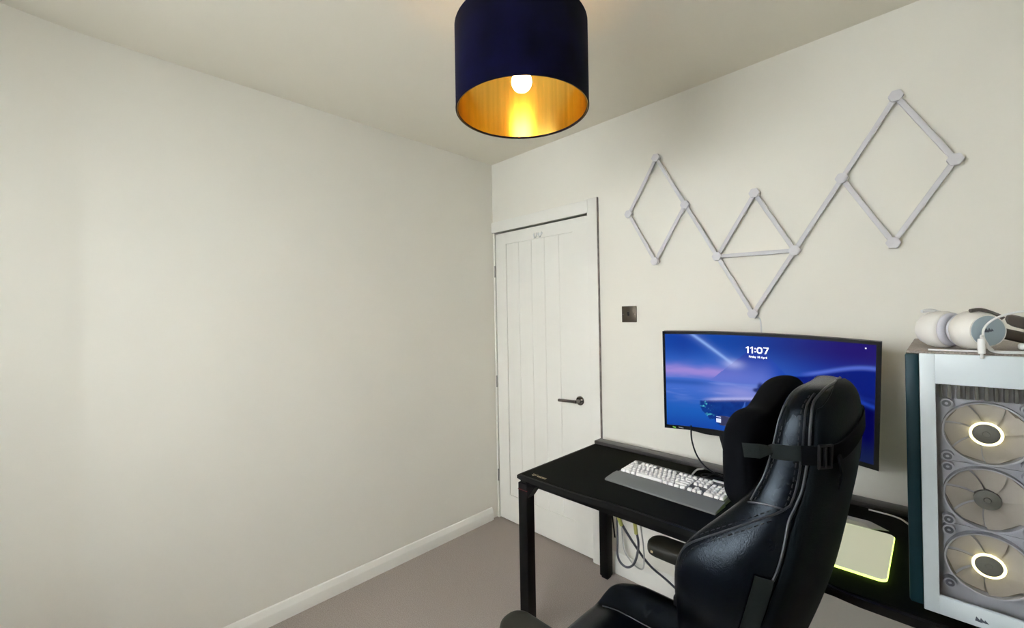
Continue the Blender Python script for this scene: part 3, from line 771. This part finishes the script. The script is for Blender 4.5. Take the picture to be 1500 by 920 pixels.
# ------------------------------------------------------------------ gaming chair
CY = -.92
chair = empty('gaming_chair', 'black leather gaming chair with head pillow pushed up to the desk', 'chair', (1.62, CY, 0))
LV = [ # z, x rear mid, rear half width, x rear edge, side half width, x wing tip, x padding
 (.44,1.915,.14,1.87,.17,1.80,1.845),
 (.50,1.935,.155,1.885,.185,1.775,1.86),(.60,1.965,.17,1.915,.195,1.775,1.885),(.70,2.000,.18,1.940,.203,1.780,1.905),(.74,2.015,.19,1.950,.212,1.785,1.912),(.80,2.035,.213,1.965,.246,1.795,1.925),
 (.87,2.055,.220,1.985,.260,1.800,1.935),(.915,2.064,.216,1.999,.252,1.815,1.943),(.95,2.071,.210,2.007,.240,1.845,1.949),(.985,2.078,.202,2.012,.222,1.880,1.955),(1.02,2.084,.188,2.018,.200,1.915,1.960),
 (1.06,2.092,.172,2.027,.182,1.943,1.965),(1.10,2.098,.165,2.035,.173,1.958,1.972),(1.15,2.104,.160,2.044,.167,1.970,1.980),(1.20,2.104,.154,2.048,.160,1.980,1.988),
 (1.235,2.100,.138,2.050,.145,1.990,1.997),(1.256,2.090,.115,2.048,.120,2.002,2.008),(1.266,2.074,.085,2.044,.088,2.018,2.02)]
def ring(L):
    z,xr,we,xe,ws,xf,xc = L; d = xr-xe; th_ = min(.055, ws*.3)
    half = [(xr,0),(xr-.22*d,.45*we),(xr-.60*d,.80*we),(xe,we),((2*xe+xf)/3+.002,ws),((xe+2*xf)/3,ws),(xf+.012,ws-.008),(xf,ws-.5*th_),(xf+.010,ws-th_),(xc,ws-th_-.03 if ws>.15 else ws*.55),(xc+.004,0)]
    near = [(x, CY-v, z) for x, v in half]; far = [(x, CY+v, z) for x, v in half[1:-1]][::-1]
    return near+far
b = B(); b.loft([ring(L) for L in LV])
cl = b.bm.edges.layers.float.new('crease_edge')
for e in b.bm.edges:
    for L in LV[:-1]: pass
b_top = Vector((1.62,CY,0))
back = b.build('backrest','leather',chair,subsurf=2,angle=180)
# rear cover: same loft but only the rear strip, floated 2 mm out
def rear_ring(L):
    z,xr,we,xe,ws,xf,xc = L; d = xr-xe; o = []
    for k in range(-8,9):
        v = k/8*we*.985; o.append(v)
    return o
dg = bpy.context.evaluated_depsgraph_get(); ev = back.evaluated_get(dg)
bvh = BVHTree.FromObject(ev, dg)   # chair-local coordinates
off = Vector(chair.location)
def snap(p, lift=.001):
    loc, nrm, idx, dist = bvh.find_nearest(Vector(p)-off)
    return loc+off+nrm*lift, nrm
def shoot(p, d, lift=.0015):
    r = bvh.ray_cast(Vector(p)-off, Vector(d).normalized())
    if r[0] is None: return snap(p, lift)
    return r[0]+off+r[1]*lift, r[1]
# rear cover panel snapped on the shell
def lvl(z):
    for a, c in zip(LV, LV[1:]):
        if a[0] <= z <= c[0]:
            t = (z-a[0])/(c[0]-a[0]); return tuple(x+(y-x)*t for x, y in zip(a, c))
    return LV[-1]
b = B(); rows = []
for j in range(41):
    z = .46+(1.225-.46)*j/40; L = lvl(z); r = []
    for k in range(-10,11):
        fz = z if abs(k) < 10 else z
        p, n = shoot((2.4, CY+k/10*L[2]*.97, z), (-1,0,0), .0035); r.append(p)
    rows.append(r)
for j in range(1,8):
    t = j/7; x = 2.100-.036*t; z = 1.227+.040*t; hw = .136*math.sqrt(max(0,1-t*t))*.97+.004; r = []
    for k in range(-10,11):
        p, n = shoot((x+.3, CY+k/10*hw, z+.3*t), (-1,0,-t), .0035); r.append(p)
    rows.append(r)
V = [[b.bm.verts.new(p) for p in r] for r in rows]
for a, c in zip(V, V[1:]):
    for k in range(20): b.bm.faces.new((a[k],a[k+1],c[k+1],c[k]))
rc_o = b.build('rear_cover','leather_dark',back,angle=180)
sd = rc_o.modifiers.new('t','SOLIDIFY'); sd.thickness = .003; sd.offset = -1 
# piping lines and stitching
def line(ptlist, r, name, mt_, lift=.001, par=back):
    pts = [snap(p, lift)[0] for p in spline(ptlist, 10)]
    b = B(); b.tube(pts, r, 8); return b.build(name, mt_, par)
def stitches(ptlist, name='stitching', lift=.0012, par=back, shift=(0,0,0)):
    pts = [snap(Vector(p)+Vector(shift), lift)[0] for p in spline(ptlist, 40)]
    b = B(); acc = 0; start = pts[0]; seg = []; on = True; last = pts[0]
    for p in pts[1:]:
        acc += (p-last).length; last = p; seg.append(p)
        if acc > (.007 if on else .0045):
            if on and len(seg) > 1: b.tube(seg, .0011, 5)
            seg = [p]; acc = 0; on = not on
    return b.build(name, 'thread', par)
def trace(px):
    """points of the near-side seams on the shell, chair-local -> room coordinates"""
    out = []
    for x, y in px:
        d = Fw + (x-750)/FPX*R2 - (y-460)/FPX*U2
        r = bvh.ray_cast(CAM-off, d.normalized())
        if r[0] is not None: out.append(r[0]+off)
    return out
def both(px, fn):
    pts = trace(px)
    for sg in (-1, 1): fn([Vector((p.x, p.y if sg < 0 else 2*CY-p.y, p.z)) for p in pts])
mainpx = [(1110,935),(1113,900),(1122,870),(1138,837),(1149,796),(1155,765),(1166,740),(1176,713),(1184,664),(1187,623),(1191,592),(1203,575)]
pts = trace(mainpx); mir = [Vector((p.x, 2*CY-p.y, p.z)) for p in pts]
line(pts + [(2.062, CY-.05, 1.268), (2.064, CY, 1.272), (2.062, CY+.05, 1.268)] + mir[::-1], .0026, 'piping', 'pipe')
both([(1157,742),(1167,713),(1175,664),(1178,625),(1182,594),(1193,577)], lambda q: line(q, .0020, 'piping', 'pipe'))
both([(1150,742),(1160,713),(1168,664),(1171,628),(1175,598),(1186,580)], lambda q: stitches(q))
both([(994,822),(999,808),(1010,797),(1032,788),(1062,778),(1101,765),(1138,752),(1157,741)], lambda q: line(q, .0022, 'piping', 'pipe'))
both([(998,832),(1004,815),(1014,804),(1034,795),(1062,786),(1101,773),(1138,760)], lambda q: stitches(q))
both([(1012,791),(1032,781),(1062,771),(1101,758),(1134,746)], lambda q: stitches(q))
both([(1096,736),(1110,737),(1130,741),(1150,747)], lambda q: line(q, .0020, 'piping', 'pipe'))
both([(1100,733),(1110,715),(1121,694),(1133,654),(1142,615),(1150,594)], lambda q: line(q, .0020, 'piping', 'pipe'))
both([(1106,733),(1117,712),(1128,690),(1139,654),(1148,618)], lambda q: stitches(q))

# head pillow
hpw = B(); rings = []
NP = 34
def pil_outline(k):
    # butterfly outline in (v, z) around centre, v towards near side negative
    t = 2*PI*k/NP
    v = .170*math.copysign(abs(math.cos(t))**.55, math.cos(t)); v *= 1.0 if v < 0 else 1.10
    hgt = .122 - .016*math.exp(-((v+.05)/.05)**2) + .030*sm(-.03,.15,v)
    z = hgt*math.copysign(abs(math.sin(t))**.5, math.sin(t))
    return v, z
def pil_x(v): return 1.922 - .022*(abs(v)/.16)**2*(1 if v<0 else -1.1)
layers = []
for (sc, dx) in ((.30,-.048),(.72,-.046),(.93,-.034),(1.0,-.010),(1.0,.012),(.93,.030),(.6,.036),(.25,.036)):
    r = []
    for k in range(NP):
        v, z = pil_outline(k); r.append((pil_x(v*sc)+dx*(1-.25*math.exp(-(v/.05)**2)), CY+.035+v*sc, 1.095+.018*(v/.17)+z*sc))
    layers.append(r)
hpw.loft(layers)
pil = hpw.build('head_pillow','velvet',chair,subsurf=2,angle=180)

# strap holding the pillow
def ribbon(path, wdt, th_, name, mt_, par):
    """path = list of (point, normal); ribbon is wdt tall across, th_ thick along normal"""
    rings = []
    for i, (p, n) in enumerate(path):
        t = (path[min(i+1,len(path)-1)][0]-path[max(i-1,0)][0]).normalized(); w_ = n.cross(t).normalized(); n2 = t.cross(w_).normalized()
        if n2.dot(n) < 0: n2 = -n2
        rings.append([tuple(p+w_*wdt/2), tuple(p+w_*wdt/2+n2*th_), tuple(p-w_*wdt/2+n2*th_), tuple(p-w_*wdt/2)])
    b = B(); b.loft(rings); return b.build(name, mt_, par, angle=40)
for sg, nm in ((-1,'near'),(1,'far')):
    path = []
    P0 = Vector((1.928,CY+sg*.172,1.130)); 
    for k in range(5): path.append((P0.lerp(Vector((1.965,CY+sg*.1745,1.135)), k/5), Vector((0,sg,0))))
    for k in range(14):
        x = 1.975+(2.046-1.975)*k/13
        p, n = shoot((x, CY+sg*.4, 1.135+.010*k/13), (0,-sg,0), .0022); path.append((p, n))
    ribbon(path, .029, .0018, 'pillow_strap', 'webgrey', pil)
path = []
for k in range(30):
    v = -.165+.33*k/29; sag = 0
    p, n = shoot((2.4, CY+v, 1.140+.050*sm(-.14,.02,v)-.020*sm(.05,.165,v)), (-1,0,0), .0055); path.append((p, n))
ribbon(path, .036, .0025, 'pillow_strap', 'velvet', pil)
for v, z_ in ((-.143,1.140),(.13,1.178)):
    p, n = shoot((2.4, CY+v, z_), (-1,0,0), .010)
    b = B(); mtx = frame(p, n, (0,0,1)); b.obox(mtx @ Matrix.Translation((.021,0,0)), .005,.030,.005,.0015); b.obox(mtx @ Matrix.Translation((-.021,0,0)), .005,.030,.005,.0015)
    b.obox(mtx @ Matrix.Translation((0,.0135,0)), .047,.005,.005,.0015); b.obox(mtx @ Matrix.Translation((0,-.0135,0)), .047,.005,.005,.0015); b.obox(mtx, .047,.005,.005,.0015)
    b.build('strap_buckle','plastic',pil)
p, n = shoot((2.4, CY-.115, 1.14), (-1,0,0), .009)
b = B(); b.loft([[p+Vector((0,-.017,0)),p+Vector((0,.017,0)),p+Vector((.003,.017,0)),p+Vector((.003,-.017,0))],
   [p+Vector((.005,-.008,-.035)),p+Vector((.005,.024,-.03)),p+Vector((.008,.024,-.03)),p+Vector((.008,-.008,-.035))],
   [p+Vector((-.002,.000,-.066)),p+Vector((-.002,.016,-.05)),p+Vector((.001,.016,-.05)),p+Vector((.001,.000,-.066))]]); b.build('strap_end','velvet',pil,angle=40)
p, n = shoot((2.4, CY+.07, 1.105), (-1,0,0), .005)
b = B(); b.obox(frame(p,n,(0,.1,1)), .030,.042,.003,.001); b.build('strap_end','velvet',pil,angle=40)
# lower strap on the near wing
path = []
for k in range(18):
    t = k/17; z = .912-.34*t; x = 1.976-.100*t**1.1
    p, n = shoot((x, CY-.6, z), (0,1,0), .0025); path.append((p, n))
ribbon(path, .034, .002, 'lumbar_strap', 'webgrey', chair)

# seat
b = B(); NS = 28
def seat_pt(s, t, top):
    # s,t in -1..1 ; superellipse-ish plan
    X = s; Yv = t
    k = 1-.10*(abs(t)**3)*(s < 0)
    x = 1.60+ (.265*X*k if X < 0 else .27*X)
    v = (.262-.012*(X<0)*abs(X)**4)*Yv
    e = max(abs(X), abs(Yv)); edge = max(0,(e-.90)/.10)
    av = abs(v)
    zt_ = .415 + .055*sm(.125,.20,av) - .020*sm(.55,1,-X)
    zb_ = .345
    zm = .385
    if top: z = zt_ - (zt_-zm)*(1-math.sqrt(max(0,1-edge*edge)))
    else: z = zb_ + (zm-zb_)*(1-math.sqrt(max(0,1-edge*edge)))
    # round the front corners
    if X < 0 and abs(Yv) > .55 :
        x += .06*((abs(Yv)-.55)/.45)**2*abs(X)
    return (x, CY+v, z)
pr = [-1+2*i/NS for i in range(NS+1)]
pr = [math.copysign(abs(q)**.8, q) for q in pr]
top = [[b.bm.verts.new(seat_pt(s_, t_, True)) for t_ in pr] for s_ in pr]; bot = [[b.bm.verts.new(seat_pt(s_, t_, False)) for t_ in pr] for s_ in pr]
for i in range(NS):
    for j in range(NS):
        b.bm.faces.new((top[i][j],top[i][j+1],top[i+1][j+1],top[i+1][j])); b.bm.faces.new((bot[i][j],bot[i+1][j],bot[i+1][j+1],bot[i][j+1]))
bmesh.ops.remove_doubles(b.bm, verts=b.bm.verts[:], dist=.0008)
seat = b.build('seat','leather',chair,subsurf=1,angle=180)
b = B()
for sg in (-1,1):
    pts = []
    for k in range(30):
        x = 1.38+.44*k/29; pts.append(Vector((x, CY+sg*.128, .4165-.018*sm(.55,1,(1.60-x)/.265))))
    b.tube(pts, .002, 6)
b.build('seat_piping','pipe',seat)
# armrests
for name_x, ya in ((1.415,-1.335),(1.505,-.735)):
    sg = -1 if ya < CY else 1
    b = B(); L_ = .27; W_ = .095
    pr_ = rrect(name_x, name_x+L_, ya, ya+W_, .040, 8)
    cxm, cym = name_x+L_/2, ya+W_/2
    lay = []
    for sc, z in ((.80,.607),(.97,.612),(1.0,.625),(.97,.643),(.80,.651),(.4,.653)):
        lay.append([(cxm+(x-cxm)*(1-(1-sc)*.35), cym+(y-cym)*sc, z) for x, y in pr_])
    b.loft(lay); ar = b.build('armrest','armpad',chair,subsurf=1,angle=180)
    ypm = CY+sg*.295
    b = B(); b.box(1.60,1.66,min(cym-.02,cym+.02),cym+.02,.50,.6065,.006); b.box(1.595,1.665,cym-.026,cym+.026,.36,.50,.008)
    y_in = CY+sg*.10
    b.box(1.60,1.66,min(cym,y_in),max(cym,y_in),.325,.3435,.004); b.box(1.60,1.66,cym-.02,cym+.02,.3436,.37,.003)
    b.build('armrest_post','plastic',ar)
b = B(); b.prism([(1.535,-.7365),(1.545,-.7365),(1.540,-.7365)], Matrix.Identity(4), .001) if False else b.box(1.533,1.541,-.7352,-.7340,.624,.631,.0003)
b.build('armrest_mark','gold',chair)
# mechanism, column, star base, casters
b = B(); b.box(1.50,1.74,CY-.09,CY+.09,.305,.3445,.01); b.build('tilt_mechanism','blackmetal',chair)
for sg in (-1,1):
    b = B(); b.loft([[(1.70,CY+sg*.215-.004,.325),(1.78,CY+sg*.215-.004,.325),(1.78,CY+sg*.215+.004,.325),(1.70,CY+sg*.215+.004,.325)],
        [(1.84,CY+sg*.215-.004,.42),(1.90,CY+sg*.215-.004,.40),(1.90,CY+sg*.215+.004,.40),(1.84,CY+sg*.215+.004,.42)],
        [(1.86,CY+sg*.215-.004,.52),(1.90,CY+sg*.215-.004,.52),(1.90,CY+sg*.215+.004,.52),(1.86,CY+sg*.215+.004,.52)]]); b.build('recline_bracket','blackmetal',chair,angle=30)
b = B(); b.lathe([(0,.08),(.034,.08),(.030,.22),(.014,.225),(.014,.306),(0,.306)], Matrix.Translation((1.62,CY,0)), 32); b.build('gas_column','blackmetal',chair)
b = B(); b.lathe([(0,.065),(.042,.068),(.045,.085),(.042,.105),(0,.107)], Matrix.Translation((1.62,CY,0)), 32)
for k in range(5):
    a = 2*PI*k/5+.35; d = Vector((math.cos(a),math.sin(a),0)); c0 = Vector((1.62,CY,.088)); b.tube([c0+d*.03, c0+d*.16-Vector((0,0,.004)), c0+d*.30-Vector((0,0,.020))], [.024,.021,.016], 12)
base = b.build('star_base','blackmetal',chair)
for k in range(5):
    a = 2*PI*k/5+.35; d = Vector((math.cos(a),math.sin(a),0)); p = Vector((1.62,CY,.0275))+d*.29; sd_ = Vector((-d.y,d.x,0))
    b = B()
    for sgn in (-1,1): b.lathe([(0,-.008),(.022,-.008),(.0272,-.004),(.0272,.004),(.022,.008),(0,.008)], frame(p+sd_*sgn*.013, sd_), 24)
    b.tube([p, p+Vector((0,0,.045))], .005, 8); b.build('caster','plastic',base)
